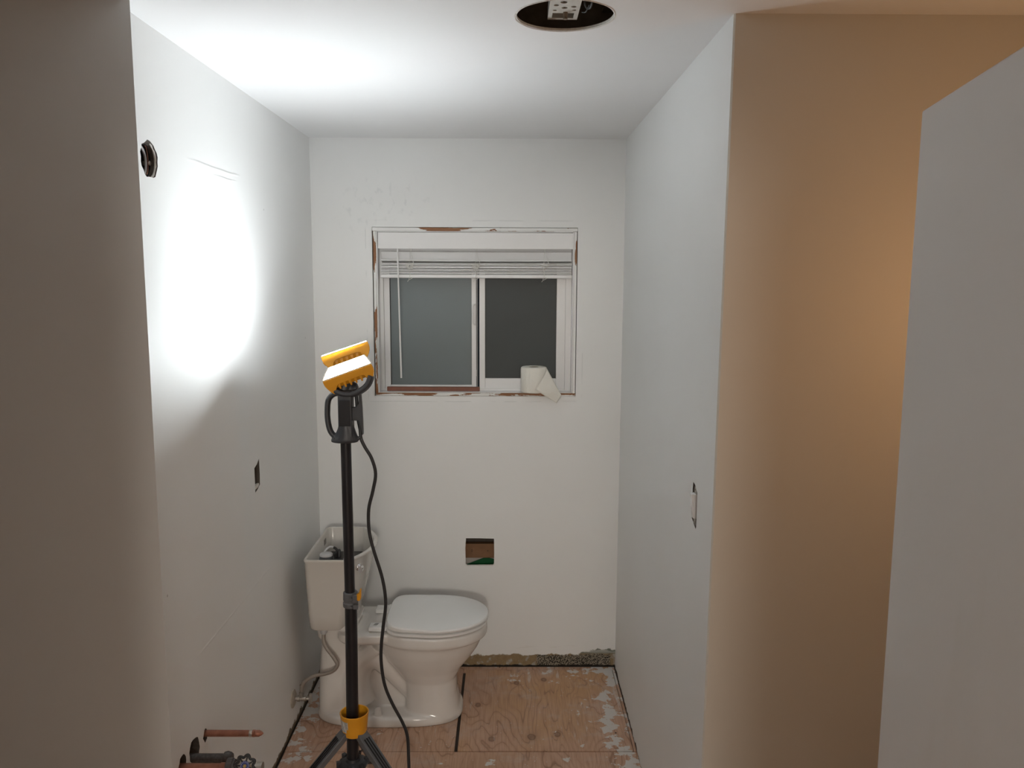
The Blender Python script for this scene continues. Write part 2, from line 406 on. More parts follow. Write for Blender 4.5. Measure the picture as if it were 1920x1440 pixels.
mark_inside(wl, lambda c: XL-0.1 < c.x < XL-0.02 and 1.95 < c.y < 2.9 and 0.4 < c.z < 2.3, 1)

# right wall with the switch opening; the return wall faces the camera
bm = bmesh.new(); prism(bm, [(XR, YR+0.004), (XR+0.004, YR), (2.4, YR), (2.4, YR+0.12), (XR+0.12, YR+0.12), (XR+0.12, D+0.11), (XR, D+0.11)], 'z', 0, H)
wr = obj('wall_right', bm, [M_right, M_cav, M_tan], None); struct(wr)
for v in wr.data.vertices:       # the corner leans a few millimetres, as built
    if v.co.y < YR+0.01 and v.co.x < 1 and v.co.z < 0.1: v.co.x -= 0.012
cut(wr, pocket([[(2.106, 1.172), (2.112, 1.164), (2.160, 1.180), (2.165, 1.262), (2.159, 1.283), (2.138, 1.281), (2.108, 1.265)]], 0.07, 'x', XR, 1))
mark_inside(wr, lambda c: XR+0.014 < c.x < XR+0.09 and c.y > 2.09 and c.y < 2.2 and 1.1 < c.z < 1.35, 1)
mark_inside(wr, lambda c: c.y < YR+0.003, 2)

# back wall: window opening and the square hole
WX0, WX1, WZ0, WZ1 = -0.605, 0.309, 1.302, 2.058
bm = bmesh.new(); bx(bm, XL-0.1, XR+0.1, D, D+0.11, 0, H)
wb = struct(obj('wall_back', bm, [M_back, M_cav, M_gyp], None))
b1 = bmesh.new(); bx(b1, WX0, WX1, D-0.02, D+0.2, WZ0, WZ1)
b2 = bmesh.new(); prism(b2, [(-0.193, 0.632), (-0.196, 0.58), (-0.194, 0.505), (-0.188, 0.499), (-0.120, 0.500), (-0.068, 0.501), (-0.062, 0.506), (-0.061, 0.56), (-0.062, 0.630), (-0.13, 0.632)], 'y', D-0.02, D+0.014)
b3 = bmesh.new(); bx(b3, -0.27, 0.02, D+0.0135, D+0.09, 0.42, 0.70)
cut(wb, [b1, b2, b3])
mark_inside(wb, lambda c: D+0.0137 < c.y < D+0.1 and -0.3 < c.x < 0.1 and c.z < 0.75, 1)
mark_inside(wb, lambda c: D+0.001 < c.y < D+0.0134 and -0.3 < c.x < 0.1 and c.z < 0.75, 2)
# ceiling with the round fixture hole
HX, HY, HR = 0.130, 1.9645, 0.1125
bm = bmesh.new(); bx(bm, -2.4, 2.4, -2.8, D+0.11, H, H+0.16)
ce = struct(obj('ceiling', bm, [M_ceil, mat('old_roof_boards', (0.30, 0.25, 0.20), 0.9, var=0.5, vscale=25), M_gyp], None))
b1 = bmesh.new(); cyl(b1, (HX, HY, H-0.02), (HX, HY, H+0.007), HR, n=64)
b2 = bmesh.new(); bx(b2, HX-0.20, HX+0.20, HY-0.18, HY+0.20, H+0.006, H+0.12)
cut(ce, [b1, b2])
mark_inside(ce, lambda c: H+0.0062 < c.z < H+0.125 and abs(c.x-HX) < 0.3 and abs(c.y-HY) < 0.3, 1)
mark_inside(ce, lambda c: H+0.001 < c.z < H+0.0061 and abs(c.x-HX) < 0.15 and abs(c.y-HY) < 0.15, 2)
# the rest of the hall, behind the camera
bm = bmesh.new()     # wall with the doorway the picture is taken from
bx(bm, -2.4, -0.41, 0.08, 0.20, 0, H); bx(bm, 0.345, 2.4, 0.08, 0.20, 0, H); bx(bm, -0.41, 0.345, 0.08, 0.20, 2.06, H)
struct(obj('wall_front', bm, M_hall, None))
struct(box('wall_hall', M_hall, None, -2.4, 2.4, -2.9, -2.8, 0, H))
struct(box('wall_hall_left', M_hall, None, -2.5, -2.4, -2.9, 1.96, 0, H))
struct(box('wall_hall_right', M_hall, None, 2.4, 2.5, -2.9, 2.06, 0, H))

# open door leaf on the right
a = math.atan2(0.474-0.424, 0.955-0.693)
Md = Matrix.Translation((0.474, 0.955, 0)) @ Matrix.Rotation(-a, 4, 'Z')
g = G('door_paint'); n1 = g.noise(1.7, 4, g.vec(1, 1, 0.35)); n2 = g.noise(9, 5, g.vec(1, 1, 0.3))
c = g.mix(g.step(n1, 0.35, 0.65), (0.83, 0.82, 0.81), (0.86, 0.85, 0.84)); c = g.mix(g.mul(g.step(n2, 0.58, 0.70), 0.12), c, (0.72, 0.67, 0.60))
door_m = g.out(c, 0.45, g.noise(60, 3), 0.05, 0.001)
struct(box('door_1', door_m, None, 0, 0.035, -0.76, 0, 0.012, 2.03, 0.0025, 2, Md))

# ------------------------------------------------------------------ window
win = thing('window_1', '', ''); 
del win['label']; del win['category']
win['kind'] = 'structure'; win.location = (-0.148, D+0.05, WZ0)
def wbox(name, m, x0, x1, y0, y1, z0, z1, bev=0.0012, parent=win): return put(box(name, m, None, x0, x1, y0, y1, z0, z1, bev), parent)
JF = D-0.0015
wbox('jamb_board', chipped_wood('chipped_head_jamb', 'x', 0.525), WX0+0.001, WX1-0.001, JF, D+0.075, WZ1-0.017, WZ1-0.002)
wbox('jamb_board', chipped_wood('chipped_sill_jamb', 'x', 0.50), WX0+0.006, WX1-0.001, JF, D+0.075, WZ0+0.001, WZ0+0.014)
wbox('jamb_board', chipped_wood('chipped_left_jamb', 'z', 0.475), WX0+0.005, WX0+0.017, JF+0.0003, D+0.075, WZ0+0.014, WZ1-0.018)
wbox('jamb_board', chipped_wood('chipped_right_jamb', 'z', 0.63), WX1-0.016, WX1-0.003, JF+0.0003, D+0.075, WZ0+0.014, WZ1-0.018)
# inner liner of the reveal (painted) and sloping vinyl sill
wbox('reveal_liner', M_vinyl, WX0+0.0175, WX0+0.023, D+0.0003, D+0.075, WZ0+0.0145, WZ1-0.0175)
wbox('reveal_liner', M_vinyl, WX1-0.021, WX1-0.0165, D+0.0003, D+0.075, WZ0+0.0145, WZ1-0.0175)
wbox('reveal_liner', M_vinyl, WX0+0.024, WX1-0.022, D-0.001, D+0.075, WZ0+0.0145, WZ0+0.0175)
wbox('reveal_liner', M_vinyl, WX0+0.024, WX1-0.022, D-0.001, D+0.075, WZ1-0.0215, WZ1-0.0175)
FY = D+0.060
def ring_frame(name, m, x0, x1, z0, z1, y0, y1, l, r, b, t, parent, bev=0.0015):
    bm = bmesh.new()
    bx(bm, x0, x0+l, y0, y1, z0, z1); bx(bm, x1-r, x1, y0, y1, z0, z1); bx(bm, x0+l, x1-r, y0, y1, z0, z0+b); bx(bm, x0+l, x1-r, y0, y1, z1-t, z1)
    return put(obj(name, bm, m, None, 40, bev), parent)
ring_frame('window_frame', M_vinyl, -0.583, 0.292, WZ0+0.015, WZ1-0.02, FY, D+0.105, 0.016, 0.030, 0.012, 0.03, win)
# fixed side: left pane with thin sash, right sash in front of it
sl = ring_frame('left_sash', M_vinyl, -0.567, -0.146, 1.328, 2.01, FY+0.014, FY+0.036, 0.026, 0.021, 0.015, 0.03, win)
rs = ring_frame('right_sash', M_vinyl, -0.131, 0.262, 1.326, 2.01, FY+0.004, FY+0.030, 0.026, 0.040, 0.050, 0.03, win)
put(box('track', mat('track_grey', (0.22, 0.22, 0.22), 0.5), None, -0.1458, -0.1385, FY+0.012, FY+0.030, 1.33, 2.0), win)
def glass_mat(name, tint, rough, tr):
    g = G(name); n = g.noise(420, 2)
    m = g.out(tint, rough, n, 0.25, 0.0008, 0.5); setin(g.b, 'Transmission Weight', tr); return m
gl = glass_mat('frosted_glass_left', (0.165, 0.20, 0.21), 0.40, 0.15)
gr = glass_mat('screened_glass_right', (0.042, 0.050, 0.050), 0.5, 0.1)
put(box('pane', gl, None, -0.5405, -0.1675, FY+0.024, FY+0.028, 1.3435, 1.98), win)
put(box('gasket', M_dark, None, -0.5408, -0.5385, FY+0.0185, FY+0.0238, 1.3435, 1.98), win)
put(box('pane', gr, None, -0.1048, 0.2218, FY+0.016, FY+0.020, 1.3765, 1.98), win)
# latch on the meeting stile
bm = bmesh.new(); tube(bm, [(-0.150, FY+0.004, 1.716), (-0.160, FY-0.004, 1.708), (-0.162, FY-0.006, 1.67), (-0.160, FY-0.004, 1.634), (-0.150, FY+0.004, 1.624)], 0.0036, 8, 5)
bx(bm, -0.166, -0.150, FY+0.006, FY+0.0138, 1.622, 1.718)
put(obj('latch', bm, M_vinyl, None, 40), win)
bm = bmesh.new(); bx(bm, -0.150, -0.1445, FY+0.002, FY+0.011, 1.385, 1.416)
put(obj('latch_keeper', bm, M_vinyl, None, 40, 0.001), win)

# loose stick in the track
o = box('wooden_stick', M_stick, None, -0.554, -0.129, D+0.034, D+0.052, WZ0+0.0178, WZ0+0.0365, 0.0012)
tag(o, 'red brown wooden stick lying on the sill along the left window pane', 'stick')

# ------------------------------------------------------------------ blind
bl = thing('window_blind', 'white horizontal blind pulled up under its valance at the top of the window', 'blind', (-0.146, D+0.02, 1.83))
put(box('valance', M_valance, None, -0.5795, 0.2895, D+0.0015, D+0.010, 1.963, 2.0352, 0.0012), bl)
put(box('head_rail', M_blind, None, -0.572, 0.285, D+0.0105, D+0.048, 1.985, 2.034, 0.001), bl)
def slat(z, tilt, sag=0.0, yo=0.0, dx=0.0):
    bm = bmesh.new(); y0, y1, th = -0.0235, 0.0235, 0.0036
    rings = []
    n = 12
    for i in range(n+1):
        t = i/n; x = -0.5685+dx+0.852*t; zz = z-sag*math.sin(PI*t)
        r = []
        for (u, v) in ((y0, -th/2), (y0, th/2), (0, th/2+0.0016), (y1, th/2), (y1, -th/2), (0, -th/2+0.0016)):
            r.append((x, D+0.030+yo+u*math.cos(tilt)-v*math.sin(tilt), zz+u*math.sin(tilt)+v*math.cos(tilt)))
        rings.append(r)
    loft(bm, rings)
    return put(obj('slat', bm, M_blind, None, 30), bl)
slat(1.966, -1.15, 0.0, 0.006); slat(1.930, -1.10, 0.001, 0.002, -0.001)
for i in range(8):
    slat(1.8555+i*0.0062, random.uniform(-0.03, 0.05) if i % 3 else 0.0, random.uniform(0, 0.0015)+0.0006*(i % 2), (0.0, -0.0025, 0.0015)[i % 3], random.uniform(-0.002, 0.002))
slat(1.9085, -0.20, 0.002)
bm = bmesh.new(); bx(bm, -0.571, 0.2865, D+0.0045, D+0.054, 1.834, 1.851)
put(obj('bottom_rail', bm, M_blind, None, 40, 0.004, 3), bl)
def rnd_tangle(cx, seed):
    r = random.Random(seed); pts = []
    pts += [(cx+0.006, D+0.003, 1.964), (cx+0.004, D+0.002, 1.94), (cx+0.012, D+0.001, 1.915)]
    for i in range(26):
        a = i*2.1+r.random(); rx = r.uniform(0.006, 0.022); rz = r.uniform(0.004, 0.017)
        pts.append((cx+rx*math.cos(a), D-0.001-r.uniform(0, 0.006), 1.890+rz*math.sin(a)-0.0002*i))
    pts += [(cx-0.002, D-0.001, 1.862), (cx-0.001, D-0.001, 1.845), (cx-0.007, D-0.001, 1.828)]
    return pts
for cx, sd in ((-0.437, 3), (-0.143, 5), (0.162, 8)):
    bm = bmesh.new(); tube(bm, rnd_tangle(cx, sd), 0.0012, 5, 4)
    tube(bm, [(cx-0.001, D+0.004, 1.964), (cx, D+0.0025, 1.93), (cx-0.003, D+0.001, 1.90)], 0.0008, 5, 4)
    tube(bm, [(cx+0.0, D+0.002, 1.838), (cx+0.010, D-0.001, 1.834), (cx-0.006, D-0.001, 1.826), (cx-0.012, D-0.0015, 1.818)], 0.0011, 5, 4)
    put(obj('lift_cord', bm, M_cordw, None, 60), bl)
bm = bmesh.new(); cyl(bm, (-0.492, D-0.003, 1.962), (-0.482, D-0.008, 1.385), 0.0034, 0.0042, 8)
put(obj('tilt_wand', bm, M_blind, None, 50), bl)

# ------------------------------------------------------------------ toilet paper roll on the sill
RX, RY, RZ = 0.118, D+0.012, WZ0+0.0177
tp = thing('toilet_paper_roll', 'white toilet paper roll standing on the window sill with a loose sheet hanging', 'toilet paper', (RX, RY, RZ))
bm = bmesh.new(); prof = [(0.0, 0.050), (0.003, 0.0575), (0.0085, 0.0595), (0.05, 0.0592), (0.105, 0.0596), (0.1135, 0.058), (0.117, 0.053), (0.1165, 0.024), (0.115, 0.0235), (0.004, 0.0235)]
n = 48
loft(bm, [[Vector((r*math.cos(2*PI*i/n), r*math.sin(2*PI*i/n)*0.97, h)) for i in range(n)] for h, r in prof], True, True)
obj('paper_roll', bm, M_roll, tp, 35)
bm = bmesh.new(); lathe(bm, (0, 0, 0.008), (0, 0, 1), [(0, 0.0234), (0.1070, 0.0234), (0.1070, 0.0218), (0.0, 0.0218)], 32, False)
obj('cardboard_core', bm, M_card, tp, 50)
# hanging sheet: leaves the roll at its right side and falls forward over the sill
bm = bmesh.new(); N = 16; K = 10; grid = []
A0 = Vector((0.056, -0.022, 0.113)); A1 = Vector((0.004, -0.0605, 0.020))     # upper and lower edge on the roll
B0 = Vector((0.127, -0.026, -0.012)); B1 = Vector((0.104, -0.034, -0.045))    # free end
for i in range(N+1):
    t = i/N; row = []
    for j in range(K+1):
        s = j/K
        a = A0.lerp(A1, s)
        ang = math.atan2(a.y, a.x); rad = 0.0615; a = Vector((rad*math.cos(math.radians(-20-66*s)), rad*math.sin(math.radians(-20-66*s)), a.z))
        b = B0.lerp(B1, s)
        p = a.lerp(b, t); p.y -= 0.010*math.sin(PI*t)*(1-0.3*s); p.y -= 0.0025*math.sin(9*t+5*s)*t
        p.y = min(p.y, -0.024) if p.z < 0.0 else p.y
        row.append(bm.verts.new(p))
    grid.append(row)
for i in range(N):
    for j in range(K): bm.faces.new((grid[i][j], grid[i+1][j], grid[i+1][j+1], grid[i][j+1]))
o = obj('loose_sheet', bm, M_roll, tp, 60); sd = o.modifiers.new('s', 'SOLIDIFY'); sd.thickness = 0.0007

# ------------------------------------------------------------------ things in the square wall hole
o = box('wood_blocking', M_board, None, -0.262, 0.012, D+0.045, D+0.075, 0.521, 0.590, 0.001); tag(o, 'pine blocking board seen through the square hole in the back wall', 'board')
for x, z in ((-0.167, 0.560), (-0.167, 0.552), (-0.092, 0.556)):
    bm = bmesh.new(); cyl(bm, (x, D+0.0445, z), (x, D+0.0452, z), 0.0022, n=10); put(obj('nail_hole', bm, M_dark, None), o)
o = box('building_paper', M_paperw, None, -0.264, 0.014, D+0.080, D+0.083, 0.425, 0.53); tag(o, 'white building paper behind the board in the square wall hole', 'paper')
bm = bmesh.new(); prism(bm, [(-0.245, 0.460), (-0.102, 0.517), (0.0, 0.490), (0.0, 0.435), (-0.245, 0.435)], 'y', D+0.068, D+0.071)
tag(obj('green_membrane', bm, M_green, None), 'dark green membrane scrap low in the square wall hole', 'membrane')

# ------------------------------------------------------------------ left wall fittings
# round fixture hole
t = thing('round_junction_box', 'black round electrical box in the hole high on the left wall', 'electrical box', (XL-0.03, 2.012, 2.119))
bm = bmesh.new(); lathe(bm, (-0.045, 0, 0), (1, 0, 0), [(0, 0.048), (0.058, 0.048), (0.058, 0.045), (0.003, 0.045)], 32, True)
obj('box_shell', bm, M_black, t, 40)
bm = bmesh.new(); tube(bm, [(0.006+0.0*i, 0.034*math.cos(a), 0.038*math.sin(a)-0.004) for i, a in enumerate([math.radians(d) for d in range(-95, 120, 15)])], 0.0032, 8, 3)
obj('cable', bm, M_pvc, t, 60)
bm = bmesh.new(); tube(bm, [(0.016, 0.012+0.012*math.cos(a), 0.034*math.sin(a)) for a in [math.radians(d) for d in range(-100, 101, 20)]], 0.0009, 8, 3)
obj('ground_wire', bm, M_copper, t, 60)
bm = bmesh.new(); lathe(bm, (0.010, 0.038, -0.004), (1, 0, 0), [(0, 0.0035), (0.004, 0.0035), (0.004, 0.006), (0.006, 0.004)], 14); bx(bm, 0.0, 0.004, 0.030, 0.044, -0.010, 0.0)
obj('screw', bm, M_nick, t, 40)
bm = bmesh.new(); tube(bm, [(0.024, 0.047*math.cos(a), 0.046*math.sin(a)) for a in [math.radians(d) for d in range(-75, 66, 10)]], 0.003, 6, 3)
obj('torn_edge', bm, M_gyp, t, 60)
# rectangular outlet hole
t = thing('outlet_box', 'empty black outlet box in the slot cut in the left wall', 'electrical box', (XL-0.035, 2.742, 1.153))
bm = bmesh.new(); bx(bm, -0.045, -0.042, -0.03, 0.03, -0.052, 0.052); bx(bm, -0.042, 0.018, -0.0285, -0.0262, -0.05, 0.05); bx(bm, -0.042, 0.018, 0.0262, 0.0285, -0.05, 0.05)
obj('box_shell', bm, M_black, t)
bm = bmesh.new(); lathe(bm, (0.026, -0.014, -0.014), (1, 0, 0), [(0, 0.006), (0.003, 0.006), (0.003, 0.0035), (0, 0.0035)], 14)
obj('screw_ear', bm, M_nick, t, 40)
bm = bmesh.new(); bx(bm, 0.014, 0.020, -0.024, 0.0, 0.030, 0.034); obj('upper_tab', bm, M_nick, t)
bm = bmesh.new(); prism(bm, [(-0.024, -0.036), (0.0, -0.033), (0.022, -0.034), (0.024, -0.046), (-0.024, -0.047)], 'x', 0.026, 0.033)
cyl(bm, (0.033, 0.0, -0.041), (0.0335, 0.0, -0.041), 0.003, n=8)
obj('lower_tab', bm, M_gyp, t)

# copper stub-out
t = thing('copper_pipe_stub', 'short capped copper pipe sticking out of the left wall above the valve', 'pipe', (XL, 2.185, 0.526))
bm = bmesh.new(); lathe(bm, (-0.07, 0, 0), (1, 0, 0), [(0, 0.0095), (0.205, 0.0095), (0.2055, 0.0102), (0.212, 0.0102), (0.2125, 0.0096), (0.224, 0.0094), (0.232, 0.005), (0.236, 0.0015)], 24)
obj('pipe_body', bm, M_copper, t, 40)
bm = bmesh.new(); lathe(bm, (0.126, 0, 0), (1, 0, 0), [(0, 0.0096), (0.002, 0.0101), (0.007, 0.0100), (0.009, 0.0096)], 24, False)
obj('solder_ring', bm, M_nick, t, 50)
# lower supply with dirty pipe, fitting, and the hand wheel valve
t = thing('dirty_drain_pipe', 'black plaster-splashed pipe behind the lower copper pipe', 'pipe', (XL, 2.085, 0.512))
bm = bmesh.new(); lathe(bm, (-0.07, 0, 0), (1, 0, 0), [(0, 0.0125), (0.155, 0.0125), (0.158, 0.017), (0.166, 0.019), (0.175, 0.0165), (0.18, 0.013)], 24)
obj('pipe_body', bm, M_dirty, t, 40)
t = thing('wheel_valve', 'shut-off valve with black scalloped hand wheel on a copper pipe at lower left', 'valve', (XL, 2.015, 0.528))
bm = bmesh.new(); lathe(bm, (-0.07, 0, 0), (1, 0, 0.0), [(0, 0.0125), (0.172, 0.0125), (0.173, 0.0142), (0.20, 0.0142)], 24)
obj('copper_pipe', bm, M_copper, t, 40)
bm = bmesh.new(); lathe(bm, (0.118, 0.004, 0.002), (1, 0, 0), [(0, 0.020), (0.002, 0.022), (0.016, 0.022), (0.018, 0.019), (0.022, 0.019)], 24)
obj('coupling', bm, M_dirty, t, 40)
bm = bmesh.new(); lathe(bm, (0.140, 0, 0.0), (1, 0, 0), [(0, 0.014), (0.006, 0.0185), (0.030, 0.019), (0.034, 0.013), (0.060, 0.012), (0.061, 0.016), (0.075, 0.016)], 20)
lathe(bm, (0.174, 0.0, 0.004), (0.12, -1, 0.75), [(0, 0.014), (0.014, 0.0125), (0.018, 0.008), (0.040, 0.006)], 20)
obj('valve_body', bm, M_nick, t, 40)
# hand wheel: scalloped ring with spokes and a blue badge
wc = Vector((0.184, -0.044, 0.036)); wn = Vector((0.05, -1, 0.35)).normalized(); wa, wb_ = frame_for(wn)
def wp(r, a, d=0.0): return wc+(wa*math.cos(a)+wb_*math.sin(a))*r+wn*d
bm = bmesh.new()
ringp = [wp(0.0235+0.0035*math.cos(7*a), a) for a in [2*PI*i/70 for i in range(71)]]
tube(bm, ringp, 0.0036, 8, 1, cap=False)
for i in range(7): a = 2*PI*i/7; tube(bm, [wp(0.008, a, 0.002), wp(0.025, a)], 0.0022, 8, 1)
lathe(bm, wc-wn*0.004, wn, [(0, 0.009), (0.006, 0.011), (0.007, 0.010)], 20)
hw = obj('hand_wheel', bm, M_black, t, 50)
bm = bmesh.new(); lathe(bm, wc+wn*0.003, wn, [(0, 0.012), (0.0015, 0.012)], 24); bd = obj('badge', bm, mat('blue_badge', (0.03, 0.05, 0.22), 0.4), hw)
bm = bmesh.new()
for i in range(14): a = 2*PI*i/14; lathe(bm, wp(0.0098, a, 0.0046), wn, [(0, 0.0009), (0.0004, 0.0009)], 6)
obj('badge_mark', bm, mat('badge_white', (0.75, 0.75, 0.78), 0.5), hw)
bm = bmesh.new(); lathe(bm, wc+wn*0.0045, wn, [(0, 0.005), (0.003, 0.0048), (0.004, 0.003)], 6); obj('stem_nut', bm, mat('brass', (0.45, 0.33, 0.14), 0.4, 0.8), hw)

# ------------------------------------------------------------------ light switch
t = thing('light_switch', 'white rocker switch without cover plate hanging out of the right wall', 'light switch', (XR, 2.135, 1.222))
bm = bmesh.new(); bx(bm, -0.008, 0.034, -0.009, 0.017, -0.034, 0.034); obj('switch_body', bm, M_vinyl, t, 40, 0.002)
bm = bmesh.new(); prism(bm, [(-0.008, 0.034), (-0.016, 0.033), (-0.0125, 0.0), (-0.009, -0.033), (-0.008, -0.034)], 'y', -0.007, 0.016); obj('rocker', bm, M_seat, t, 30, 0.001)
for s in (-1, 1):
    bm = bmesh.new(); bx(bm, -0.003, -0.0015, -0.012, 0.012, min(s*0.034, s*0.052), max(s*0.034, s*0.052)); cyl(bm, (-0.006, 0, s*0.045), (0.02, 0, s*0.045), 0.0022, n=10)
    obj('mounting_ear', bm, M_nick, t, 40)
bm = bmesh.new(); tube(bm, [(0.03, 0.0, 0.03), (0.012, -0.008, 0.046), (0.004, 0.006, 0.050), (0.02, 0.012, 0.040)], 0.0028, 8, 5); obj('wire', bm, M_cordw, t, 60)

# ------------------------------------------------------------------ ceiling fixture hole
t = thing('ceiling_light_bracket', 'white perforated steel bracket hanging inside the round ceiling hole', 'bracket', (HX, HY, H+0.02))
bm = bmesh.new(); tube(bm, [((HR+0.0035+0.0008*math.sin(a*9))*math.cos(a), (HR+0.0035+0.0008*math.sin(a*9))*math.sin(a), -0.0200) for a in [2*PI*i/72 for i in range(73)]], 0.0018, 8, 1, cap=False)
# pale paint ridge ring round the hole
rg = obj('paint_ridge', bm, M_gyp, t, 40)
bm = bmesh.new()
x0, x1, y0, y1, z = -0.036, 0.036, -0.07, 0.105, 0.004
def plate_with_holes():
    b = bmesh.new(); bx(b, x0, x1, y0, y1, z, z+0.003)
    me = bpy.data.meshes.new('p'); b.to_mesh(me); b.free(); o = bpy.data.objects.new('bracket_plate', me); C.objects.link(o)
    cs = []
    for (hx, hy, hr) in ((-0.020, 0.0, .006), (0.0, 0.018, .007), (0.021, 0.010, .006), (-0.022, 0.036, .005), (0.024, 0.034, .005), (-0.004, -0.02, .008)):
        c = bmesh.new(); cyl(c, (hx, hy, z-0.01), (hx, hy, z+0.02), hr, n=18); cs.append(c)
    c = bmesh.new(); bx(c, -0.026, 0.026, 0.055, 0.094, z-0.01, z+0.02); cs.append(c)
    cut(o, cs); me = o.data
    me.materials.clear(); me.materials.append(M_zinc); return o
pl = plate_with_holes(); pl.parent = t
bm = bmesh.new(); bx(bm, x0, x0+0.003, y0, y1, z+0.003, z+0.03); bx(bm, x1-0.003, x1, y0, y1, z+0.003, z+0.03); bx(bm, x0+0.003, x1-0.003, y1-0.003, y1, z+0.003, z+0.045)
obj('bracket_side', bm, M_zinc, t)
bm = bmesh.new(); cyl(bm, (0.004, 0.050, -0.010), (0.004, 0.050, 0.05), 0.0055, n=14); lathe(bm, (0.004, 0.050, -0.012), (0, 0, 1), [(0, 0.002), (0.0, 0.0055), (0.004, 0.0055)], 14)
obj('threaded_nipple', bm, mat('rusty_steel', (0.28, 0.22, 0.17), 0.5, 0.6, var=0.3), t, 40)
bm = bmesh.new(); bx(bm, -0.036, 0.036, 0.110, 0.150, 0.05, 0.075); bx(bm, 0.10, 0.125, -0.09, 0.13, 0.03, 0.085)
obj('joist', bm, mat('old_joist', (0.16, 0.13, 0.10), 0.8, var=0.3), t)
bm = bmesh.new(); tube(bm, [(0.060, -0.02, 0.06), (0.064, 0.02, 0.02), (0.060, 0.045, 0.012), (0.050, 0.042, 0.02), (0.046, 0.02, 0.05)], 0.0028, 8, 6); tube(bm, [(0.044, 0.055, 0.006), (0.052, 0.045, 0.004), (0.058, 0.02, 0.012)], 0.0012, 6, 5)
obj('wire', bm, M_bag, t, 60)

# ------------------------------------------------------------------ toilet
TY = 3.25
to = thing('toilet', 'white two-piece toilet with open lidless tank beside the left wall', 'toilet', (-0.45, TY, 0.0))
def oval(x0, x1, hw, z, n=56, e=2.0, bias=0.0):
    """egg outline: round to the front (x1), squarer at the back"""
    out = []; cx = (x0+x1)/2+bias; 
    for i in range(n):
        a = 2*PI*i/n; c, s = math.cos(a), math.sin(a)
        ex = e
        X = (abs(c)**(2/ex))*(1 if c > 0 else -1); Yv = (abs(s)**(2/ex))*(1 if s > 0 else -1)
        x = cx+(x1-cx)*X if c > 0 else cx+(cx-x0)*X
        out.append(Vector((x, TY+hw*Yv, z)))
    return out
bm = bmesh.new()
loft(bm, [oval(-0.800, -0.190, 0.150, 0.0, e=2.9), oval(-0.803, -0.186, 0.154, 0.012, e=2.9), oval(-0.800, -0.190, 0.150, 0.035, e=2.9), oval(-0.790, -0.205, 0.138, 0.042, e=2.9)])      # foot
loft(bm, [oval(-0.430, -0.196, 0.130, 0.02, e=3.0), oval(-0.430, -0.212, 0.122, 0.10, e=2.9), oval(-0.440, -0.214, 0.122, 0.17, e=2.6), oval(-0.480, -0.190, 0.136, 0.215, e=2.4),
          oval(-0.520, -0.150, 0.155, 0.26, e=2.2), oval(-0.540, -0.122, 0.169, 0.30, e=2.1), oval(-0.548, -0.106, 0.176, 0.335, e=2.1), oval(-0.552, -0.100, 0.180, 0.352, e=2.1)])
loft(bm, [oval(-0.560, -0.088, 0.184, 0.350, e=2.1), oval(-0.562, -0.083, 0.188, 0.358, e=2.1), oval(-0.562, -0.083, 0.188, 0.392, e=2.1), oval(-0.560, -0.088, 0.184, 0.399, e=2.1)])
# rear column and deck under the tank
loft(bm, [oval(-0.795, -0.630, 0.108, 0.02, e=3.2), oval(-0.790, -0.640, 0.096, 0.20, e=3.0), oval(-0.775, -0.600, 0.098, 0.36, e=3.0)])
loft(bm, [oval(-0.690, -0.47, 0.140, 0.352, e=4.0), oval(-0.700, -0.46, 0.156, 0.368, e=4.0), oval(-0.700, -0.46, 0.156, 0.397, e=4.0)])
loft(bm, [oval(-0.790, -0.60, 0.092, 0.350, e=4.0), oval(-0.795, -0.60, 0.100, 0.40, e=4.0)])
loft(bm, [oval(-0.785, -0.62, 0.100, 0.39, e=4.0), oval(-0.785, -0.61, 0.100, 0.432, e=4.0)])
# trapway relief on both sides
for s in (-1, 1):
    tube(bm, [(-0.40, TY+s*0.030, 0.115), (-0.45, TY+s*0.034, 0.17), (-0.50, TY+s*0.042, 0.225), (-0.555, TY+s*0.048, 0.262), (-0.605, TY+s*0.048, 0.225), (-0.620, TY+s*0.046, 0.15), (-0.60, TY+s*0.044, 0.06)], 0.050, 16, 5)
    tube(bm, [(-0.69, TY+s*0.060, 0.04), (-0.665, TY+s*0.062, 0.16), (-0.62, TY+s*0.068, 0.25), (-0.54, TY+s*0.080, 0.33)], 0.040, 14, 5)
    cyl(bm, (-0.535, TY+s*0.128, 0.03), (-0.535, TY+s*0.128, 0.046), 0.022, 0.020, 20)
bx(bm, -0.70, -0.36, TY-0.050, TY+0.050, 0.03, 0.36)
bowl = blend(obj('bowl', bm, M_china, None), 0.0045, 8, 0.5); put(bowl, to)
for s in (-1, 1):
    bm = bmesh.new(); lathe(bm, (-0.532, TY+s*0.126, 0.044), (0, 0, 1), [(0, 0.0175), (0.012, 0.016), (0.026, 0.0135), (0.031, 0.009), (0.033, 0.003)], 24)
    put(obj('bolt_cap', bm, M_china, None, 50), to)
